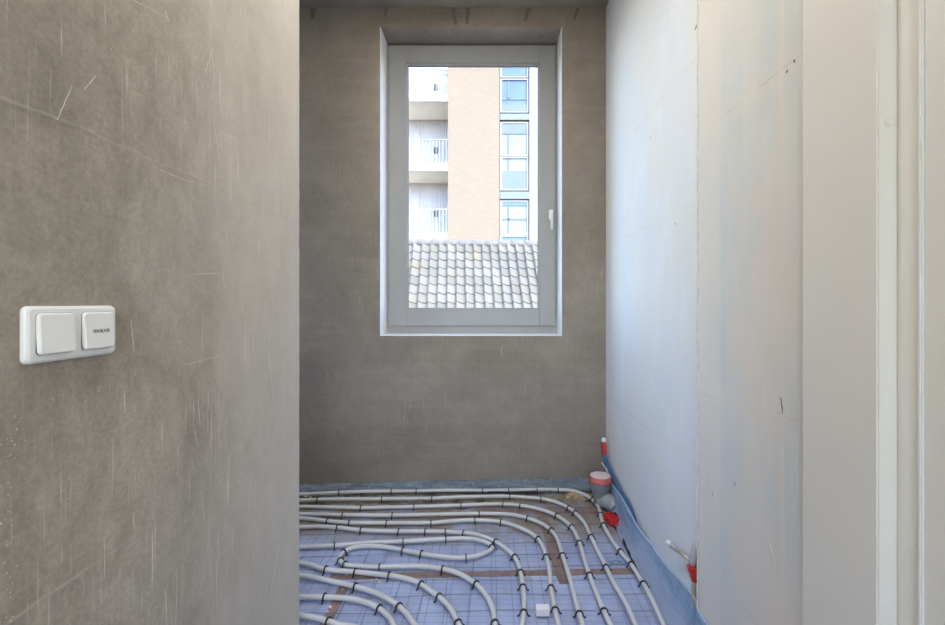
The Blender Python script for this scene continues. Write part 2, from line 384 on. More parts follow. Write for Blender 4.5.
# hall behind the camera
wstruct('wall_hall_near', bx(.775, .9, -1.8, .9925, -.007, ZC), M['frame_paint'], 'warm beige wall at the far right edge beside the frame')
bm = bmesh.new()
box(bm, -.78, -.60, -1.9, -1.8, -.007, ZC); box(bm, .50, .9, -1.9, -1.8, -.007, ZC); box(bm, -.60, .50, -1.9, -1.8, -.007, .75); box(bm, -.60, .50, -1.9, -1.8, 2.75, ZC)
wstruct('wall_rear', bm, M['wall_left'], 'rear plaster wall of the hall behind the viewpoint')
w3 = tag(empty('added_rear_window', (-.05, -1.85, .75)), 'added glazed opening for warm fill light behind the viewpoint', 'window', kind='structure')  # unseen glazing, added to hold the warm fill light
bm = bmesh.new(); box(bm, -.55, -.49, -.03, .03, 0, 2); box(bm, .49, .55, -.03, .03, 0, 2); box(bm, -.49, .49, -.03, .03, 0, .06); box(bm, -.49, .49, -.03, .03, 1.94, 2)
obj('frame', bm, M['wframe'], w3); obj('pane', bx(-.49, .49, .015, .023, .06, 1.94), M['glass'], w3)

# door frame post (right): flat lining, rebate face with plug, rebate side, seal bead, outer face
dfr = tag(empty('door_1', (.73, .8, -.007)), 'off-white door frame post with stepped rebate at the right edge', 'door frame', kind='structure')
def dpart(name, poly, m, bev=.0012):
    bm = prism(bmesh.new(), [(x - .73, y - .8) for x, y in poly], 0, ZC + .007)
    if bev: bmesh.ops.bevel(bm, geom=[e for e in bm.edges if abs(e.verts[0].co.z - e.verts[1].co.z) > 1], offset=bev, segments=2, affect='EDGES')
    return obj(name, bm, m, dfr)
dpart('lining', [(.697, .990), (.697, .797), (.775, .797), (.775, .990)], M['frame_paint'], .0025)
dpart('rebate_side', [(.7315, .797), (.7315, .752), (.775, .752), (.775, .797)], M['frame_paint'], .001)
dpart('seal_bead', [(.7285, .756), (.7285, .749), (.775, .749), (.775, .756)], M['white_pl'], .002)
dpart('outer_face', [(.7345, .749), (.7345, .60), (.775, .60), (.775, .749)], M['frame_paint'], .001)
p = px(888, 122, .7965)
pg = lathe(bmesh.new(), [(0, .0022), (.006, .002), (.0085, .0006), (.009, -.002)], 20, Matrix.Rotation(R(90), 4, 'X'))
o = obj('plug', pg, M['frame_paint'], dfr, True); o.location = (.7165 - .73, .7965 - .8, p.z + .007)

# unseen flat ceiling lamps, added to brighten the room and hall walls
lp = tag(empty('added_fill_lamp', (-.30, 2.0, ZC)), 'added round flat fill lamp above the heating pipes, out of view', 'lamp')
obj('housing', lathe(bmesh.new(), [(.0, 0), (.16, 0), (.16, -.03), (.15, -.035), (.0, -.035)], 32), M['lamp'], lp)
def fill_lamp_light(loc, power, col):
    ld = bpy.data.lights.new('fill_lamp_light', 'AREA'); ld.shape = 'DISK'; ld.size = .28; ld.energy = power; ld.color = col
    lo = bpy.data.objects.new('fill_lamp_light', ld); COL.objects.link(lo); lo.location = loc
fill_lamp_light((-.30, 2.0, ZC - .04), 7, (1, .95, .89))
lq = lp.copy(); COL.objects.link(lq); lq.location = (-.18, 1.0, ZC); lq['label'] = 'added round flat fill lamp in the hall by the door frame, out of view'  # second unseen lamp, added to brighten the hall walls and door frame
for ch in list(lp.children): c_ = ch.copy(); COL.objects.link(c_); c_.parent = lq
fill_lamp_light((-.18, 1.0, ZC - .04), 17, (1, .94, .86))

# damp runs under the ceiling on the back wall
for x0, y0, x1, y1, w in ((313, 4, 312, 19, 4.2), (386, 6, 385, 17, 3.2), (453, 6, 456, 25, 3.2), (468, 6, 467, 24, 3), (529, 8, 525, 21, 3), (578, 9, 574, 20, 2.4)):
    a = px(x0, y0 - 4, YB); b = px(x1, y1, YB); hw = w * 1.4 * YB / F / 2
    bm = bmesh.new(); y = YB - .0008
    a.z = min(a.z, ZC - .001)
    n = 8; L = []; 
    for i in range(n + 1):
        q = a.lerp(b, i / n); ww = hw * (1.1 - .45 * i / n) * (1 + random.uniform(-.15, .15))
        L.append((bm.verts.new((q.x - ww, y, q.z)), bm.verts.new((q.x + ww, y, q.z)), bm.verts.new((q.x + ww, YB + .001, q.z)), bm.verts.new((q.x - ww, YB + .001, q.z))))
    for s, t in zip(L, L[1:]):
        for k in range(4): bm.faces.new((s[k], s[(k + 1) % 4], t[(k + 1) % 4], t[k]))
    bm.faces.new(L[-1]); bm.faces.new(L[0])
    obj('plaster_drip', bm, M['drip'], wall_back)
# scratches on the near left wall
SCR = [((213, 118), (221, 168), 1), ((196, 78), (198, 118), .9), ((205, 72), (212, 50), .7), ((212, 48), (214, 84), .9), ((219, 85), (226, 98), .8),
       ((219, 132), (240, 141), 1), ((219, 132), (222, 155), .9), ((230, 65), (241, 92), .8), ((165, 10), (169, 22), 1), ((133, 0), (168, 18), .9),
       ((57, 120), (72, 86), .9), ((84, 90), (96, 75), .9), ((240, 290), (243, 315), 1), ((262, 320), (270, 370), .8), ((266, 300), (274, 420), .8),
       ((131, 320), (134, 352), .9), ((183, 365), (219, 356), .9), ((160, 170), (190, 182), .8), ((280, 530), (270, 600), 1), ((245, 618), (268, 584), 1), ((283, 532), (276, 565), .9),
       ((218, 530), (219, 570), .9), ((190, 274), (222, 273), .7), ((222, 273), (226, 290), .7), ((252, 550), (255, 580), .8), ((165, 590), (167, 625), .8),
       ((198, 400), (200, 425), .9), ((208, 390), (209, 410), .7), ((124, 390), (125, 412), 1.2), ((195, 430), (197, 445), .8), ((233, 50), (240, 85), .7), ((270, 480), (277, 520), .7), ((133, 512), (134, 530), .8)]
for (a, b, w) in SCR:
    A = pl(*a); B = pl(*b); bm = bmesh.new(); n = 7; L = []
    hw = .0006 * w * (A.y / .8); dv = (B - A); perp = Vector((0, -dv.z, dv.y)).normalized()
    for i in range(n + 1):
        q = A.lerp(B, i / n) + perp * random.uniform(-.0005, .0005); ww = hw * (.35 + math.sin(math.pi * (i + .3) / (n + .6))) * random.uniform(.5, 1.1)
        L.append((bm.verts.new(q + perp * ww + Vector((.0004, 0, 0))), bm.verts.new(q - perp * ww + Vector((.0004, 0, 0))), bm.verts.new(q - perp * ww - Vector((.001, 0, 0))), bm.verts.new(q + perp * ww - Vector((.001, 0, 0)))))
    for s, t in zip(L, L[1:]):
        for k in range(4): bm.faces.new((s[k], s[(k + 1) % 4], t[(k + 1) % 4], t[k]))
    bm.faces.new(L[0]); bm.faces.new(L[-1])
    obj('scratch', bm, M['scratch'], wall_left)

# plaster specks on the left wall: a line of them by the corner bead and a spatter at the near edge
bm = bmesh.new(); rnd = random.Random(21)
def speck(x, y, s_):
    q = pl(x, y); s_ *= q.y
    bmesh.ops.convex_hull(bm, input=[bm.verts.new(q + Vector((rnd.uniform(-.0005, .0012), rnd.uniform(-s_, s_) * .8, rnd.uniform(-s_, s_) * 1.3))) for _ in range(7)])
for i in range(46):
    y = rnd.uniform(300, 620); speck(270 + (y - 300) * .02 + rnd.gauss(0, 2.2), y, rnd.uniform(.0008, .0026))
for i in range(40): speck(rnd.gauss(10, 5), rnd.uniform(400, 622), rnd.uniform(.001, .0028))
for i in range(70): speck(rnd.uniform(5, 290), rnd.uniform(5, 620), rnd.uniform(.0006, .0017))
sp_ = tag(obj('plaster_specks', bm, M['scratch'], wall_left), kind='stuff')
# gouges in the grey block wall
def pr(x, y): Y = XH * F / (x - VX); return Vector((XH, Y, H + (VY - y) * Y / F))
for a, b, w, m in (((781, 397), (783, 413), .0022, 'drip'), ((775, 411), (806, 424), .0013, 'edge'), ((697, 24), (695, 30), .003, 'drip'), ((788, 70), (786, 73), .003, 'drip'), ((794, 60), (795, 62), .003, 'drip'), ((768, 540), (776, 566), .0035, 'edge'), ((700, 391), (716, 399), .0016, 'edge')):
    A, B = pr(*a), pr(*b); bm = bmesh.new(); dv = B - A; perp = Vector((0, -dv.z, dv.y)).normalized(); L = []; o_ = Vector((.0008, 0, 0))
    for i in range(8):
        q = A.lerp(B, i / 7) + perp * random.uniform(-.001, .001); ww = perp * w * (.35 + math.sin(math.pi * (i + .3) / 7.6)) * random.uniform(.4, .9)
        L.append([bm.verts.new(v) for v in (q + ww - o_, q - ww - o_, q - ww + o_, q + ww + o_)])
    for s_, t_ in zip(L, L[1:]):
        for k in range(4): bm.faces.new((s_[k], s_[(k + 1) % 4], t_[(k + 1) % 4], t_[k]))
    bm.faces.new(L[0]); bm.faces.new(L[-1]); obj('gouge', bm, M[m], whr)

# ------------------------------------------------------------------ the window
YF = 2.978
win = tag(empty('window_1', (0, YF, wa.z)), 'light grey tilt-and-turn window with white handle in the plastered wall', 'window', kind='structure')
def wpart(name, bm, m, par=None, smooth=False):
    bmesh.ops.translate(bm, verts=bm.verts, vec=(0, -YF, -wa.z)); return obj(name, bm, m, par or win, smooth)
x0, x1, z0, z1 = wa.x + .002, wb.x - .002, wa.z + .004, wb.z - .002
def ring(bm, x0, x1, z0, z1, l, r, b, t, ya, yb, bev=.002):
    box(bm, x0, x0 + l, ya, yb, z0, z1, bev); box(bm, x1 - r, x1, ya, yb, z0, z1, bev)
    box(bm, x0 + l, x1 - r, ya, yb, z0, z0 + b, bev); box(bm, x0 + l, x1 - r, ya, yb, z1 - t, z1, bev); return bm
sx0, sx1, sz0, sz1 = px(389.3, 0, YF).x, px(555.2, 0, YF).x, px(0, 325.6, YF).z, px(0, 46, YF).z
wpart('frame', ring(bmesh.new(), x0, x1, z0, z1, .06, .06, .085, .06, YF + .012, YF + .07), M['wframe'])
sash = wpart('sash', ring(bmesh.new(), sx0, sx1, sz0, sz1, px(406.5, 0, YF).x - sx0, sx1 - px(539.5, 0, YF).x, px(0, 309.5, YF).z - sz0, sz1 - px(0, 63, YF).z, YF - .006, YF + .06, .004), M['wframe'])
gx0, gx1, gz0, gz1 = px(406.5, 0, YF).x, px(539.5, 0, YF).x, px(0, 309.5, YF).z, px(0, 63, YF).z
wpart('glazing_bead', ring(bmesh.new(), gx0, gx1, gz0, gz1, .008, .008, .008, .012, YF + .004, YF + .03, .0015), M['wframe'])
wpart('gasket', ring(bmesh.new(), gx0 + .008, gx1 - .008, gz0 + .008, gz1 - .012, .0025, .0025, .0025, .0025, YF + .016, YF + .03, 0), M['gasket'])
wpart('pane', bx(gx0 + .008, gx1 - .008, YF + .024, YF + .028, gz0 + .008, gz1 - .012), M['glass'])
# handle: rosette, neck and lever pointing down
hc = px(551, 214, YF - .02)
bm = box(bmesh.new(), hc.x - .014, hc.x + .014, YF - .016, YF - .005, hc.z - .035, hc.z + .030, .004)
hd = wpart('handle', bm, M['handle'])
bm = tube(bmesh.new(), [(hc.x, YF - .014, hc.z + .012), (hc.x, YF - .040, hc.z + .012)], .009, 12)
o = wpart('neck', bm, M['handle'], hd)
bm = bmesh.new(); tube(bm, [(hc.x, YF - .046, hc.z + .022), (hc.x, YF - .047, hc.z - .02), (hc.x + .002, YF - .047, hc.z - .06), (hc.x + .003, YF - .045, hc.z - .112)], [.0105, .0105, .009, .0085], 10)
o = wpart('lever', bm, M['handle'], hd, True)
# hinges at the left frame edge
for zz in (px(0, 318, YF).z, px(0, 52, YF).z):
    wpart('hinge', bx(sx0 - .010, sx0 + .002, YF - .004, YF + .014, zz - .03, zz + .03, .002), M['wframe'])
# reveal linings and sill
t_ = .004
wpart('side_lining', bx(wa.x, wa.x + t_, YB - .001, YF + .012, wa.z + t_, wb.z), M['reveal'])
wpart('side_lining', bx(wb.x - t_, wb.x, YB - .001, YF + .012, wa.z + t_, wb.z), M['reveal'])
wpart('sill', bx(wa.x - .001, wb.x + .001, YB - .003, YF + .014, wa.z, wa.z + t_, .001), M['reveal'])
# outer sill
wpart('outer_sill', bx(x0, x1, YF + .07, 3.16, wa.z - .01, wa.z + .03, .004), M['wframe'])

# ------------------------------------------------------------------ the double switch
sw = tag(empty('wall_switch', (XL, .6955, 1.135)), 'white double rocker switch plate mounted on the scratched left wall', 'switch')
def swbox(d0, d1, y0, y1, z0, z1, rad, edge):
    """plate lying against the wall: rounded corners rad, domed rim edge; x is the wall normal"""
    bm = bmesh.new(); L = []
    for d, ins in ((d0, 0), (d0 + (d1 - d0) * .45, 0), (d0 + (d1 - d0) * .8, edge * .35), (d1, edge)):
        rng = []; r = max(rad - ins * .6, .001)
        for cy, cz, a0 in ((y1 - ins - r, z1 - ins - r, 0), (y0 + ins + r, z1 - ins - r, 90), (y0 + ins + r, z0 + ins + r, 180), (y1 - ins - r, z0 + ins + r, 270)):
            for k in range(6):
                a = R(a0 + 90 * k / 5); rng.append(bm.verts.new((d, cy + r * math.cos(a), cz + r * math.sin(a))))
        L.append(rng)
    n = len(L[0])
    for a, b in zip(L, L[1:]):
        for k in range(n): bm.faces.new((a[k], a[(k + 1) % n], b[(k + 1) % n], b[k]))
    bm.faces.new(L[0][::-1]); bm.faces.new(L[-1]); return bm
obj('cover_plate', swbox(0, .0095, -.0765, .0735, -.0425, .0405, .009, .0045), M['white_pl'], sw, False)
rk = []
for yc, hw in ((-.0360, .0275), (.0345, .0275)):
    obj('rocker_gap', swbox(.0085, .0097, yc - hw - .0009, yc + hw + .0009, -.0310, .0308, .006, .0002), M['gasket'], sw)
    bm = swbox(.0, .0058, yc - hw, yc + hw, -.0300, .0300, .006, .002)
    for v in bm.verts: v.co.x += -.055 * v.co.z
    bmesh.ops.translate(bm, verts=bm.verts, vec=(.0095, 0, 0))
    rk.append(obj('rocker', bm, M['white_pl'], sw))
def text_mesh(body, size, depth=.0002, bold=False):
    c = bpy.data.curves.new('text', 'FONT'); c.body = body; c.size = size; c.extrude = depth; c.align_x = 'CENTER'; c.align_y = 'CENTER'
    if bold: c.offset = size * .02
    o = bpy.data.objects.new('text', c); COL.objects.link(o)
    me = bpy.data.meshes.new_from_object(o.evaluated_get(bpy.context.evaluated_depsgraph_get()))
    bpy.data.objects.remove(o); return me
me = text_mesh('VENTILATIE', .0085, bold=False)
o = mobj('lettering', me, M['print'], rk[1]); tag(o, 'dark printed word VENTILATIE')
wd = max(v.co.x for v in me.vertices) - min(v.co.x for v in me.vertices)
mtx = Matrix(((0, 0, 1), (1, 0, 0), (0, 1, 0))).to_4x4()
o.matrix_local = Matrix.Translation((.0156, .7315 - .6955, 1.1335 - 1.135)) @ mtx @ Matrix.Diagonal((.031 / wd, 1, 1, 1))

# ------------------------------------------------------------------ floor layer: foil, tape, wire mesh
bm = bmesh.new(); rnd = random.Random(11)
top = []
for i in range(61):
    x = -2.15 + i * (.645 + 2.15) / 60
    yy = 2.56 + .03 * math.sin(x * 5) + rnd.uniform(-.02, .02) - max(0, (-x - .7)) * .12
    top.append((x, yy))
loop = [(x, -.001) for x in ()]
v1 = [bm.verts.new((x, y, 0)) for x, y in top]
v0 = [bm.verts.new((x, 1.54 if x < -.655 else .5, 0)) for x, y in top]
u1 = [bm.verts.new((x, y + .001, -.005)) for x, y in top]
for i in range(60):
    bm.faces.new((v0[i], v0[i + 1], v1[i + 1], v1[i])); bm.faces.new((v1[i], v1[i + 1], u1[i + 1], u1[i]))
foil = tag(obj('insulation_foil', bm, M['foil']), 'lavender-blue printed insulation foil sheet laid under the heating pipes', 'foil')
TPZ = [0]
def tape(a, b, w):
    TPZ[0] += .0013
    a = Vector(a); b = Vector(b); d = (b - a).normalized(); s = Vector((-d.y, d.x, 0)) * w / 2; bm = bmesh.new(); L = []
    n = max(4, int((b - a).length / .05))
    for i in range(n + 1):
        q = a.lerp(b, i / n); k = random.uniform(.85, 1.1); L.append([bm.verts.new(q + s * k + Vector((0, 0, TPZ[0]))), bm.verts.new(q - s * k + Vector((0, 0, TPZ[0]))), bm.verts.new(q - s * k), bm.verts.new(q + s * k)])
    for p_, q_ in zip(L, L[1:]):
        for k in range(4): bm.faces.new((p_[k], p_[(k + 1) % 4], q_[(k + 1) % 4], q_[k]))
    bm.faces.new(L[0]); bm.faces.new(L[-1]); return obj('tape_strip', bm, M['tape'], foil)
tape(pf(330, 577), pf(640, 571), .042)
tape(pf(540, 511), pf(566, 584), .058)
tape(pf(345, 585), (-.605, 1.56, 0), .042)
tape(pf(478, 512), pf(600, 511), .055)
# print on the foil, next to the outer pipe
me = text_mesh('JOU', .045, .0002)
o = mobj('foil_print', me, M['bluepipe'], foil); tag(o, 'blue printed letters on the foil')
c = pf(617, 563); o.location = (c.x + .005, c.y, .0016)
wm = tag(empty('wire_mesh', (0, 2, 0)), 'thin dark steel wire mesh lying over the blue foil', 'wire mesh')
rnd = random.Random(4)
for i in range(21):
    y = .62 + i * .095; xs = [-.60 if y < 1.56 else -1.3, .62]
    P = [(xs[0] + (xs[1] - xs[0]) * k / 10, y - 2 + .008 * math.sin(k * 1.3 + i) + .03 * (k / 10), .004) for k in range(11)]
    obj('wire', tube(bmesh.new(), P, .0010, 5), M['wire'], wm)
for i in range(20):
    x = -1.27 + i * .099; y0_ = 1.58 if x < -.60 else .62
    P = [(x + .006 * math.sin(k * 1.1 + i * 2), y0_ - 2 + (2.56 - y0_) * k / 10, .0065) for k in range(11)]
    obj('wire', tube(bmesh.new(), P, .0010, 5), M['wire'], wm)

# ------------------------------------------------------------------ heating pipes (centre lines read on the floor plane)
PR, PZ = .0099, .0178
PIPES = [
 ('outermost white heating pipe, nearest the window wall and right-hand foil',
  [(301, 494), (339.2, 492.4), (375.6, 491.2), (416.4, 491), (444, 490.3), (482.4, 490.3), (508.6, 490.1), (537, 489.5), (558, 489.6), (572.8, 490.7), (583, 494), (592.7, 499.7), (598.4, 507.4), (601, 516.3), (603.5, 525), (609.5, 536), (614, 543), (620.4, 551.6), (631.2, 564.5), (643.5, 584), (651.4, 598.3), (662.9, 622.8)],
  [(339, 492), (391.7, 491.4), (416.4, 491), (482.3, 490.4), (508.6, 490), (537, 489.5), (558, 489.6), (592.7, 499.7), (601, 514.5), (603, 524.5), (620.4, 551.6), (631.2, 564.5), (643.5, 584)]),
 ('second white heating pipe from the window wall',
  [(301, 500), (339.8, 499), (385, 498.7), (432, 498.2), (461, 497), (485, 496.4), (509.7, 496.3), (541, 498.6), (555.6, 502), (569, 508), (575.4, 513.1), (584.3, 522.7), (591, 537), (606, 567.4), (614.7, 584.7), (625.5, 602.7), (634, 621.4)],
  [(318, 499.6), (380.5, 498.7), (432.4, 498.2), (509.7, 496.3), (541, 498.6), (569, 508), (575.4, 513.1), (591, 537), (606, 567.4)]),
 ('third white heating pipe from the window wall',
  [(301, 506.6), (361, 507.8), (385, 507.2), (414, 506.7), (461, 505.2), (485, 504.2), (503, 504.1), (520.4, 505.4), (537.7, 508.8), (556.7, 515.5), (571.3, 527), (577, 537), (579.6, 543), (583.7, 556.6), (589.5, 575.3), (596.7, 594), (605.3, 614.2), (609.6, 622.8)],
  [(361, 507.8), (414, 506.7), (461.5, 505.2), (503, 504.1), (520.4, 505.4), (556.7, 515.5), (571.3, 527), (579.4, 542.2), (589.5, 575.3), (604.5, 612.5)]),
 ('fourth white heating pipe from the window wall, over the brown tape',
  [(301, 513.9), (343, 514.8), (389, 515.2), (436.5, 514.4), (479, 513.5), (503, 514), (517.6, 515.5), (527.6, 518.1), (542.2, 523.9), (551.1, 530.4), (557.5, 539.5), (563.3, 557.8), (568.5, 574), (572, 586), (575, 598.3), (579.4, 614.2), (582.3, 624.3)],
  [(343, 514.8), (393.5, 515.1), (479, 513.5), (527.6, 518.1), (551.1, 530.4), (562.5, 556), (579.4, 612.5)]),
 ('fifth white heating pipe from the window wall, passing the white foam block',
  [(301, 518.1), (327.5, 521), (349.3, 522.6), (386.8, 522.9), (430.9, 522.7), (452.2, 521.1), (474.8, 520), (500.8, 521.8), (516.4, 526.5), (531, 533.2), (540, 541.5), (545.6, 554.5), (549.3, 570), (551, 588), (553.3, 601.3), (555.2, 610.3), (558.2, 623.1)],
  [(327.5, 521), (349.5, 522.6), (386.8, 522.9), (431.5, 522.7), (474.8, 520), (500.8, 521.8), (538.7, 540), (546, 556), (550.8, 588), (555.2, 610.3)]),
 ('white heating pipe bending just outside the teardrop loop',
  [(301, 527.1), (317.4, 526.5), (337.6, 527.4), (361, 530.1), (394.7, 531.3), (425.3, 531.3), (445.5, 531.6), (463.4, 532.9), (478, 535), (492, 540), (502, 545.8), (514.7, 557.2), (520.5, 572.5), (523, 587.3), (524.3, 600), (523.7, 612.9), (522.4, 623.7)],
  [(337.5, 527.4), (361, 530.1), (397.3, 531.3), (425, 531.3), (446, 531.6), (463, 532.9), (494, 541.2), (515, 557.5), (520.5, 572), (523, 587), (523.7, 612.5)]),
 ('white heating pipe folded into the teardrop loop at the centre',
  [(301, 547), (334.7, 545.4), (366.7, 542.9), (403, 541.3), (432, 539.6), (446, 539), (462, 538.3), (475, 539.2), (485, 541.8), (491, 545.2), (492, 548.5), (488, 551.5), (478, 555.5), (466, 557.6), (454, 557.8), (431, 555.2), (421.5, 553.5), (402.9, 550.1), (386, 546.9), (368, 545.9), (353, 547.4), (343.5, 552), (339.6, 558.3), (345, 564.4), (359, 566.3), (379.5, 567), (400, 566.3), (423.4, 566.4), (442.6, 568.9), (459.3, 573.8), (476, 584), (486.5, 596), (492.9, 610.3), (494.8, 623.1)],
  [(336, 545.3), (402.7, 541.3), (446, 539), (491.5, 546.8), (466, 557.6), (421.5, 553.5), (403, 550.1), (342.6, 553), (340.4, 560.5), (345, 564.4), (379.5, 567), (442.6, 568.9), (476.5, 584.5), (494.7, 622)]),
 ('white heating pipe curving along the front of the teardrop loop',
  [(300.8, 562.9), (325.7, 569.3), (355.2, 571.9), (389, 575.4), (408, 578.9), (420.9, 584.4), (441.3, 598.8), (451.6, 610.3), (458, 623.1)],
  [(325.7, 569.3), (355.2, 571.9), (391.5, 575.7), (419.5, 583.8), (440, 597.8), (457.5, 622)]),
 ('third white heating pipe from the near left wall corner',
  [(300.8, 575.7), (327, 580.2), (355.2, 586.6), (374.4, 592.4), (388, 599), (399, 606.5), (408, 615.4), (414.4, 624.4)], [(355.2, 586.6), (398, 605.8)]),
 ('second white heating pipe from the near left wall corner',
  [(300.8, 596.9), (324.5, 596.9), (351.3, 598.8), (366.7, 602.6), (379.5, 608.4), (389.8, 618), (393.6, 625)], [(324.5, 596.9), (379.5, 608.4)]),
 ('nearest white heating pipe beside the near left wall corner',
  [(300.8, 615.4), (328.3, 621.2), (337.3, 624.4)], [(329.5, 621.6)]),
]
def clip_mesh():
    bm = bmesh.new(); ro, w = PR + .0035, .0028
    P = [(-ro - .011, -PZ + .006), (-ro - .004, -PZ + .008), (-ro - .0005, -.004)] + [(-ro * math.cos(R(a)), ro * math.sin(R(a))) for a in range(0, 181, 20)] + [(ro + .0005, -.004), (ro + .004, -PZ + .008), (ro + .011, -PZ + .006)]
    # flat band following P in the plane across the pipe (local x across, z up, y along the pipe)
    L = []
    for i, (x, z) in enumerate(P):
        a = Vector(P[max(i - 1, 0)]); b = Vector(P[min(i + 1, len(P) - 1)]); t = (b - a).normalized(); n = Vector((-t.y, t.x)) * .0019
        L.append([bm.verts.new((x + n.x, w, z + n.y)), bm.verts.new((x + n.x, -w, z + n.y)), bm.verts.new((x - n.x, -w, z - n.y)), bm.verts.new((x - n.x, w, z - n.y))])
    for s, t in zip(L, L[1:]):
        for k in range(4): bm.faces.new((s[k], s[(k + 1) % 4], t[(k + 1) % 4], t[k]))
    bm.faces.new(L[0]); bm.faces.new(L[-1])
    bmesh.ops.recalc_face_normals(bm, faces=bm.faces)
    me = bpy.data.meshes.new('clip'); bm.to_mesh(me); bm.free(); me.materials.append(M['clip']); return me
CLIP = clip_mesh()
for label, P, ties in PIPES:
    Q = [pf(x, y, PZ) for x, y in P]
    s = Q[0]; d0 = Vector((-1, (Q[0] - Q[1]).y / max(.05, abs((Q[0] - Q[1]).x)) * .5, 0))
    ext = [Vector((-1.95, s.y + d0.y * .25, PZ)), s + Vector((-.30, d0.y * .15, 0))] if s.x > -1.6 else []
    d = (Q[-1] - Q[-2]).normalized(); e1 = Q[-1] + d * .12; e1.x = min(max(e1.x, -.60), .66)
    e2 = Vector((min(max(e1.x + d.x * .05, -.60), .66), e1.y - .22, PZ)); e3 = Vector((e2.x, .72, PZ))
    C = catmull(ext + Q + [e1, e2, e3], .018)
    root = tag(empty('heating_pipe', (Q[0].x, Q[0].y, 0)), label, 'pipe', 'floor heating pipes')
    off = Vector((Q[0].x, Q[0].y, 0))
    obj('tube', tube(bmesh.new(), [c - off for c in C], PR, 10), M['pipe'], root, True)
    for (tx, ty) in ties:
        c = pf(tx, ty, PZ); i = min(range(len(C)), key=lambda k: (C[k] - c).length)
        t = C[min(i + 1, len(C) - 1)] - C[max(i - 1, 0)]
        link('clip', CLIP, root, Matrix.Translation(C[i] - off) @ Matrix.Rotation(math.atan2(t.y, t.x) - R(90) + random.uniform(-.12, .12), 4, 'Z'))

# ------------------------------------------------------------------ foil upstands at the wall foot
def lerp_tab(tab, v):
    for (a, x), (b, y) in zip(tab, tab[1:]):
        if a <= v <= b: return x + (y - x) * (v - a) / (b - a)
    return tab[0][1] if v < tab[0][0] else tab[-1][1]
TOPZ = [(.9, .13), (1.5, .135), (1.57, .130), (1.69, .115), (1.80, .096), (1.93, .087), (2.04, .092), (2.2, .122), (2.33, .140), (2.74, .135)]
TOPX = [(.9, XH - .004), (1.50, XH - .004), (1.56, XR - .004), (2.0, XR - .005), (2.12, .700), (2.74, .694)]
BOTX = [(.9, .60), (1.6, .645), (2.0, .652), (2.25, .645), (2.36, .662), (2.74, .672)]
bm = bmesh.new(); rnd = random.Random(8); rows = []
for i in range(90):
    y = .95 + i * 1.77 / 89; tx = lerp_tab(TOPX, y); tz = lerp_tab(TOPZ, y); bxx = lerp_tab(BOTX, y); row = []
    for k in range(9):
        t = k / 8; x = bxx + (tx - bxx) * (1 - (1 - t) ** 1.6); z = .002 + tz * t ** 1.5
        w = .0022 * math.sin(y * 47 + k * 1.7) + .0018 * math.sin(y * 91 - k * 2.3) if 0 < k < 8 else 0
        row.append(bm.verts.new((x - abs(w) * .8, y, z + abs(w))))
    row.append(bm.verts.new((min(tx + .0022, tx + .003), y, .002 + tz + .0012))); row.append(bm.verts.new((tx + .003, y, .002 + tz - .006)))
    rows.append(row)
for a, b in zip(rows, rows[1:]):
    for k in range(len(a) - 1): bm.faces.new((a[k], a[k + 1], b[k + 1], b[k]))
ef = tag(obj('edge_foil', bm, M['edgefoil'], None, True), 'translucent blue foil upstand along the foot of the bluish right wall', 'foil')
pts = [(lerp_tab(TOPX, .95 + i * .04) - .0008, .95 + i * .04, .004 + lerp_tab(TOPZ, .95 + i * .04)) for i in range(45)]
obj('folded_rim', tube(bmesh.new(), pts, .0032, 6), simple('pale_blue_rim', (.48, .60, .76), .3, .1), ef)
bm = bmesh.new(); L = []
for i in range(60):
    x = -2.15 + i * (.70 + 2.15) / 59
    zt = .036 + .042 * min(1, max(0, (x + 1.15) / 1.8)) + random.uniform(-.003, .003)
    y0_ = YB - .028 - random.uniform(0, .012)
    L.append([bm.verts.new((x, y0_ - .012, -.006)), bm.verts.new((x, y0_, zt * .3)), bm.verts.new((x, y0_ + .012, zt * .75)), bm.verts.new((x, YB - .006, zt)), bm.verts.new((x, YB - .001, zt)), bm.verts.new((x, YB - .001, -.006))])
for a, b in zip(L, L[1:]):
    for k in range(6): bm.faces.new((a[k], a[(k + 1) % 6], b[(k + 1) % 6], b[k]))
tag(obj('edge_strip', bm, M['edgestrip'], None, True), 'grey-blue edge strip along the foot of the window wall', 'edge strip')

# ------------------------------------------------------------------ sawdust, crumbs, foam block
c = pf(576, 488.5)
bm = bmesh.new(); bmesh.ops.create_icosphere(bm, subdivisions=3, radius=1)
rnd = random.Random(5)
for v in bm.verts:
    q = 1 + rnd.uniform(-.14, .14); v.co = Vector((v.co.x * .085 * q, v.co.y * .045 * q, max(v.co.z, -.05) * .020 * q))
o = tag(obj('sawdust_pile', bm, M['sawdust']), 'small tan heap of sawdust at the wall foot beside the grey drain', 'sawdust'); o.location = (c.x, 2.71, -.006)
bm = bmesh.new(); rnd = random.Random(9)
def chip(x, y, s, z=.001):
    q = [bm.verts.new((x + rnd.uniform(-s, s), y + rnd.uniform(-s, s), z + rnd.uniform(0, s * .7))) for _ in range(6)]
    bmesh.ops.convex_hull(bm, input=q)
for _ in range(150):
    chip(rnd.uniform(-1.3, .6), rnd.uniform(2.56, 2.74), rnd.uniform(.002, .008), -.006)
for (x, y, s) in ((346, 587, .012), (343, 590, .008), (332, 608, .014), (328, 613, .009), (333, 603, .007), (347, 576, .008), (378, 583, .014), (376, 580, .009), (531, 578, .009), (535, 581, .008), (527, 577, .006), (330, 585, .012), (315, 585, .007), (356, 563, .006), (365, 560, .005), (370, 562, .005), (376, 510.5, .010), (306, 497, .014), (310, 498, .01), (384, 601, .01), (522, 541, .009), (526, 542, .01)):
    p = pf(x, y); chip(p.x, p.y, s)
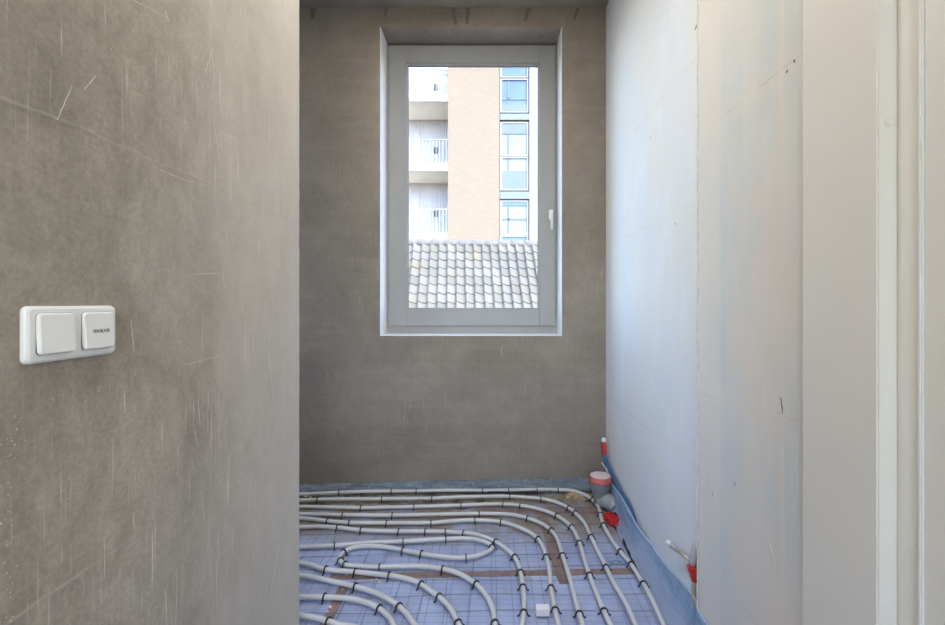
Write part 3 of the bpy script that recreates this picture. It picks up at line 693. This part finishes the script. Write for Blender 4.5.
for _ in range(60): p = (rnd.uniform(-.9, .6), rnd.uniform(1.6, 2.5)); chip(p[0], p[1], rnd.uniform(.0015, .004))
tag(obj('plaster_crumbs', bm, M['chip']), 'loose plaster crumbs and grit scattered between the floor pipes', 'debris', kind='stuff')
p = pf(543, 619)
tag(obj('foam_block', bx(p.x - .026, p.x + .026, p.y - .0, p.y + .032, .0075, .036, .004, 3), M['foam']), 'small white foam block on the foil between two pipes', 'block')
bm = bmesh.new(); a = pf(482, 480.5, .06)
tube(bm, [(-.02, 2.735, .012), (.1, 2.73, .013), (.2, 2.735, .012), (.28, 2.732, .016)], .0035, 6)
tag(obj('black_rod', bm, M['clip']), 'thin black rod lying along the grey-blue edge strip', 'rod')

# ------------------------------------------------------------------ grey drain with red cap
DX, DY = .634, 2.565
dr = tag(empty('drain_pipe', (DX, DY, 0)), 'grey plastic drain pipe with a red rim cap in the corner', 'drain pipe')
obj('socket', lathe(bmesh.new(), [(.036, 0), (.037, .030), (.041, .060), (.050, .095), (.0565, .118), (.0575, .150), (.055, .152)], 28), M['drain'], dr, True)
# bend leaving towards the wall, with ribs
bm = bmesh.new(); PB = [Vector((.0, .0, .052)), Vector((.022, -.022, .052)), Vector((.042, -.048, .050)), Vector((.056, -.080, .046)), Vector((.060, -.112, .038))]
PB = catmull(PB, .008); rr = [.040 + (.003 if k % 2 == 0 else 0) for k in range(len(PB))]
for k in range(3): rr[-1 - k] = .034 - .008 * (2 - k) / 2
PB = [Vector((p.x, p.y, min(p.z, .046))) for p in PB]
obj('bend', tube(bm, PB, rr, 20), M['drain_in'], dr)
cap = obj('cap', lathe(bmesh.new(), [(.058, .146), (.0655, .147), (.0665, .152), (.063, .158), (.0605, .176), (.058, .179), (.0, .180)], 32), M['capred'], dr, True); tag(cap, 'faded red cap rim')
tag(obj('cap_disc', lathe(bmesh.new(), [(.0575, .1793), (.0575, .1815), (.053, .1822), (.0, .1822)], 32), M['cappink'], cap), 'pale pink cap top')

# blue water conduit with red sleeve and white plug in the corner
BX = .706
wp = tag(empty('water_pipe', (BX, 2.72, 0)), 'blue conduit with red sleeve and white plug rising in the corner', 'pipe')
off = Vector((BX, 2.72, 0))
P = catmull([(BX - .007, 2.73, .262), (BX - .006, 2.715, .235), (BX + .001, 2.65, .192), (BX + .004, 2.56, .168), (BX + .005, 2.43, .146), (BX + .006, 2.31, .136), (BX + .008, 2.24, .118), (BX + .011, 2.20, .080), (BX + .011, 2.19, .03)], .015)
obj('conduit', tube(bmesh.new(), [p - off for p in P], .0115, 12), M['bluepipe'], wp, True)
P = [Vector((BX - .006, 2.722, .236)), Vector((BX - .007, 2.734, .268)), Vector((BX - .007, 2.738, .30)), Vector((BX - .007, 2.74, .322))]
obj('red_sleeve', tube(bmesh.new(), [p - off for p in P], [.0135, .0150, .0150, .0125], 12), M['red'], wp, True)
obj('white_plug', lathe(bmesh.new(), [(.010, 0), (.014, .004), (.015, .012), (.012, .022), (.006, .027), (0, .028)], 16, Matrix.Translation(Vector((BX - .007, 2.74, .318)) - off)), M['white_pl'], wp, True)
obj('clip_pin', tube(bmesh.new(), [Vector((BX - .030, 2.70, .206)) - off, Vector((BX - .006, 2.65, .168)) - off], .0028, 6), M['white_pl'], wp)

# red clip comb and black cord
rc = tag(empty('clip_comb', (.613, 2.33, 0), R(14)), 'bright red plastic clip comb on the floor below the grey drain', 'clip')
rc.location = (pf(611, 526).x + .010, pf(611, 526).y + .02, .008)
obj('body', bx(-.026, .026, -.035, .045, 0, .034, .004), M['red'], rc)
for k in range(4): obj('tooth', bx(.020, .042, -.030 + k * .020, -.021 + k * .020, .014, .034, .002), M['clip'] if k > 1 else M['red'], rc)
for k in range(3): obj('rib', bx(-.020, .018, -.022 + k * .022, -.014 + k * .022, .034, .044, .002), M['red'], rc)
obj('hook', tube(bmesh.new(), [(-.008, -.034, .012), (-.006, -.048, .014), (.004, -.056, .010), (.014, -.05, .008)], .004, 6), M['red'], rc)
P = catmull([pf(619.5, 528, .012), pf(623, 535, .012), pf(624, 542, .006), pf(628, 551, .006), pf(631, 558, .006), pf(635, 566, .006)], .012)
tag(obj('twisted_cord', tube(bmesh.new(), P, [.003 + .0035 * (math.sin(k * .5) ** 2) for k in range(len(P))], 7), M['clip'], None, True), 'short black twisted cord running from the red clip comb', 'cord')

# capped pipe stub at the right wall
ws = tag(empty('pipe_stub', (.70, 1.60, 0)), 'capped pipe stub with red sleeve at the foot of the right wall', 'pipe stub')
off = Vector((.70, 1.60, 0))
A = Vector((.712, 1.575, .206)); B = px(681, 553, 1.655); B = Vector((.712, 1.655, .224)); 
A = px(692, 562, 1.575); B = px(667.5, 542, 1.735)
d = (B - A)
obj('tube', tube(bmesh.new(), [A - off, A + d * .72 - off], .0075, 10), M['brass'], ws, True)
obj('collar', tube(bmesh.new(), [A + d * .60 - off, A + d * .82 - off], .0098, 12), M['lilac'], ws)
obj('end_cap', tube(bmesh.new(), [A + d * .82 - off, A + d * .97 - off, A + d - off], [.011, .011, .009], 14), M['white_pl'], ws)
E = px(696, 552, 1.575)
obj('elbow', tube(bmesh.new(), [p - off for p in (A + Vector((0, 0, -.012)), A + Vector((.003, .0, .008)), E + Vector((-.002, 0, .006)), E + Vector((.004, 0, .030)))], [.011, .013, .013, .009], 12), M['lilac'], ws, True)
C0 = px(691.5, 566, 1.575); C1 = px(695, 581, 1.575)
obj('red_sleeve', tube(bmesh.new(), [C0 - off, C1 - off], [.0165, .0115], 12), M['red'], ws)
obj('riser', tube(bmesh.new(), [C1 - off + Vector((-.004, 0, .012)), Vector((C1.x - .002, 1.578, .002)) - off], .0085, 10), M['brass'], ws)

# ------------------------------------------------------------------ tiled roof outside
YAW = R(4.5); SL = R(50); RC = px(473, 246, 10.8)
roof = tag(empty('tiled_roof', RC, YAW), 'weathered grey pantile roof of the low house across the yard', 'roof')
PW, RP = .205, .262; NC, NR = 24, 12
def tile_mesh():
    bm = bmesh.new(); L = []; n = 10; w = PW * 1.03; ln = .335; TP = [(0, .040), (.08, .054), (.2, .050), (.35, .026), (.55, .004), (.75, -.004), (1, .006)]
    for s, lift in ((0, .030), (ln, .004)):        # s = 0 lower end
        for dz in (0, -.014):
            row = []
            for k in range(n + 1):
                t = k / n; x = -w / 2 + w * t
                q = max(k_ for k_ in range(len(TP) - 1) if TP[k_][0] <= t); u = (t - TP[q][0]) / (TP[q + 1][0] - TP[q][0]); z = TP[q][1] + (TP[q + 1][1] - TP[q][1]) * u
                row.append(bm.verts.new((x, s, z + lift + dz)))
            L.append(row)
    a, al, b, bl = L
    for k in range(n):
        bm.faces.new((a[k], a[k + 1], b[k + 1], b[k])); bm.faces.new((al[k], bl[k], bl[k + 1], al[k + 1])); bm.faces.new((a[k], al[k], al[k + 1], a[k + 1]))
    bm.faces.new((a[0], b[0], bl[0], al[0])); bm.faces.new((a[n], al[n], bl[n], b[n]))
    bmesh.ops.recalc_face_normals(bm, faces=bm.faces)
    me = bpy.data.meshes.new('roof_tile'); bm.to_mesh(me); bm.free(); me.materials.append(M['tile'])
    for p in me.polygons: p.use_smooth = False
    return me
TM = tile_mesh()
slope = Matrix.Rotation(SL, 4, 'X')           # local y runs up the slope, away from the camera
for r in range(NR):
    for c in range(NC):
        m = slope @ Matrix.Translation(((c - NC / 2 + .5) * PW + random.uniform(-.003, .003), -.30 - r * RP + random.uniform(-.006, .006), .04 + random.uniform(-.002, .003))) @ Matrix.Rotation(random.uniform(-.012, .012), 4, 'Z')
        link('roof_tile', TM, roof, m)
bm = bmesh.new(); L = []
for s in (-.19, .19):
    for rad in (.095, .078):
        L.append([bm.verts.new((s, -(rad + (.022 if s < 0 else 0)) * math.cos(R(a)), (rad + (.022 if s < 0 else 0)) * math.sin(R(a)))) for a in range(-20, 201, 20)])
o1, i1, o2, i2 = L
for k in range(len(o1) - 1):
    bm.faces.new((o1[k], o1[k + 1], o2[k + 1], o2[k])); bm.faces.new((i1[k], i2[k], i2[k + 1], i1[k + 1])); bm.faces.new((o1[k], i1[k], i1[k + 1], o1[k + 1])); bm.faces.new((o2[k], o2[k + 1], i2[k + 1], i2[k]))
bmesh.ops.recalc_face_normals(bm, faces=bm.faces)
RM = bpy.data.meshes.new('ridge_tile'); bm.to_mesh(RM); bm.free(); RM.materials.append(M['ridge'])
for k in range(16): link('ridge_tile', RM, roof, Matrix.Translation(((k - 7.5) * .325, .02, .045 + random.uniform(-.004, .004))))
hw = NC * PW / 2 + .05; dl = NR * RP + .25
bm = bmesh.new(); fy, fz = -dl * math.cos(SL), -dl * math.sin(SL)
prof = [(-.02, -.02), (fy, fz), (fy, fz - .12), (-.02, -.18), (-fy, fz - .12), (-fy, fz)]
a = [bm.verts.new((-hw, y, z)) for y, z in prof]; b = [bm.verts.new((hw, y, z)) for y, z in prof]
for k in range(6): bm.faces.new((a[k], a[(k + 1) % 6], b[(k + 1) % 6], b[k]))
bm.faces.new(a); bm.faces.new(b); obj('roof_deck', bm, M['deck'], roof)
obj('house_wall', bx(-hw + .15, hw - .15, fy + .3, -fy - .3, -6.6 - RC.z, fz + .1), M['brick'], roof)
bm = prism(bmesh.new(), [(-hw + .15, 0), (hw - .15, 0), (hw - .15, 1), (-hw + .15, 1)], 0, 1); bm.free()

# ------------------------------------------------------------------ apartment building across
YA = 18.4
ab = tag(empty('apartment_building', (0, YA, -6.6)), 'pale brick apartment block with recessed balconies and white window bay', 'building')
def apart(name, bm, m, par=None, smooth=False):
    bmesh.ops.translate(bm, verts=bm.verts, vec=(0, -YA, 6.6)); return obj(name, bm, m, par or ab, smooth)
X = lambda x: (x - VX) * YA / F
Z = lambda y: H + (VY - y) * YA / F
TOP = 11.6; YBK = YA + 1.8
apart('brick_pier', bx(X(448), X(499.5), YA - .02, YA + 4, -6.6, TOP), M['brick'])
apart('side_block', bx(X(545), X(545) + 7, YA + .05, YA + 4, -6.6, TOP), M['brick'])
apart('white_column', bx(X(529.5), X(545), YA - .04, YA + 4, -6.6, TOP), M['fwhite'])
apart('outer_pier', bx(-9.5, -7.2, YA - .02, YA + 4, -6.6, TOP), M['brick'])
apart('window_bay', bx(X(499.5), X(529.5), YA + .12, YA + 4, -6.6, TOP), M['fwhite'])
# cladding at the back of the balconies
bm = bmesh.new(); n = 56; xs = [-7.2 + (X(448) + 7.2) * k / (n * 4) for k in range(n * 4 + 1)]
row0 = [bm.verts.new((x, YBK + (.012 if k % 4 in (0, 3) else 0), -6.6)) for k, x in enumerate(xs)]; row1 = [bm.verts.new((v.co.x, v.co.y, TOP)) for v in row0]
for k in range(len(xs) - 1): bm.faces.new((row0[k], row0[k + 1], row1[k + 1], row1[k]))
apart('cladding', bm, M['corr'])
apart('coping', bx(-9.6, X(448), YBK - .02, YA + 4, TOP, TOP + .2), M['slab'])
apart('roof_slab', bx(X(448), X(545) + 7, YA - .3, YA + 4.2, TOP, TOP + .4), M['slab'])
ST = 69.5; bal = None; post = None
def cm(name, bm, m):
    bmesh.ops.recalc_face_normals(bm, faces=bm.faces); me = bpy.data.meshes.new(name); bm.to_mesh(me); bm.free(); me.materials.append(m); return me
BAL = cm('baluster', bx(-.011, .011, -.011, .011, 0, 1.0), M['rail']); POST = cm('rail_post', bx(-.035, .035, -.03, .03, -.12, 1.06), M['rail'])
for s in range(-2, 4):
    zb = Z(241 - s * ST)                      # slab underside of this storey
    if zb > TOP - 1 or zb < -6.5: continue
    apart('balcony_slab', bx(-7.2, X(448), YA, YBK, zb, zb + .14), M['soffit'])
    apart('slab_edge', bx(-7.2, X(448), YA - .06, YA, zb - .005, zb + .20), M['slab'])
    apart('white_kerb', bx(X(424), X(448) - .01, YA - .02, YA + .14, zb + .20, zb + .33), M['slab'])
    rail = apart('railing', bx(-7.2, X(448), YA - .035, YA + .005, zb + 1.30, zb + 1.345), M['rail'])
    apart('bottom_rail', bx(-7.2, X(448), YA - .03, YA + .0, zb + .335, zb + .365), M['rail'], rail)
    x = X(448) - .07
    while x > -3.9:
        link('baluster', BAL, rail, Matrix.Translation((x, -.018, zb + 6.6 + .34))); x -= .14
    for xp in (X(419), X(419) - 1.5, X(419) - 3.0): link('rail_post', POST, rail, Matrix.Translation((xp, -.018, zb + 6.6 + .28)))
    zl = H + (VY - (214 - s * 63.6)) * YBK / F
    apart('wall_box', bx(px(434, 0, YBK).x, px(437.6, 0, YBK).x, YBK - .09, YBK, zb + 1.36, zb + 1.62, .01), M['box_dark'])
    apart('balcony_door', bx(-3.6, px(419.5, 0, YBK).x, YBK - .04, YBK + .0, zb + .14, zb + 2.45), M['corr'])
# glazed bay: (y top, y bottom, glass, bars)
def winunit(y0, y1, m, mull=None, trans=None, blind=None, mb=None):
    z1_, z0_ = Z(y0), Z(y1); xa, xb = X(502), X(527)
    fr = ring(bmesh.new(), xa - .07, xb + .05, z0_ - .05, z1_ + .05, .07, .05, .05, .05, YA + .02, YA + .12, 0)
    f = apart('window', fr, M['fwhite'])
    apart('pane', bx(xa, xb, YA + .075, YA + .085, z0_, z1_), M[m], f)
    if mull: apart('mullion', bx(X(mull) - .035, X(mull) + .035, YA + .05, YA + .075, z0_ if not blind or blind[2] != 'low' else Z(blind[0]), z1_ if not blind or blind[2] == 'low' else Z(blind[1])), M['mull'], f)
    if trans: apart('transom', bx(xa, xb, YA + .05, YA + .075, Z(trans) - .03, Z(trans) + .03), M['mull'], f)
    if blind: apart('blind', bx(xa, xb, YA + .045, YA + .074, Z(blind[1]), Z(blind[0])), M[blind[3]], f)
winunit(40, 55.5, 'bglass'); winunit(59, 76, 'bglass', blind=None)
winunit(79.5, 111, 'bglass', 508.5, 98.5, (104, 111, 'low', 'gglass'))
winunit(123, 155, 'pglass', 508.5, None, (123, 133.5, 'top', 'gglass'))
winunit(158, 189, 'pglass', 508.5, None, (170.5, 189, 'low', 'gglass'))
winunit(201.5, 233.5, 'pglass', 508.5, 219, (201.5, 205.5, 'top', 'bglass'))
winunit(236.5, 258, 'bglass')
for y0, y1 in ((114, 120), (192, 199), (48, 51) , (262, 268)):
    apart('spandrel', bx(X(500), X(530), YA - .03, YA + .13, Z(y1), Z(y0)), M['fspan'])
for k in range(3): winunit(275 + k * 35, 305 + k * 35, 'pglass', 508.5)

tag(obj('ground', bx(-30, 30, 3.4, 45, -6.8, -6.6), M['ground']), 'paved yard far below the window, between the buildings', 'ground', kind='structure')
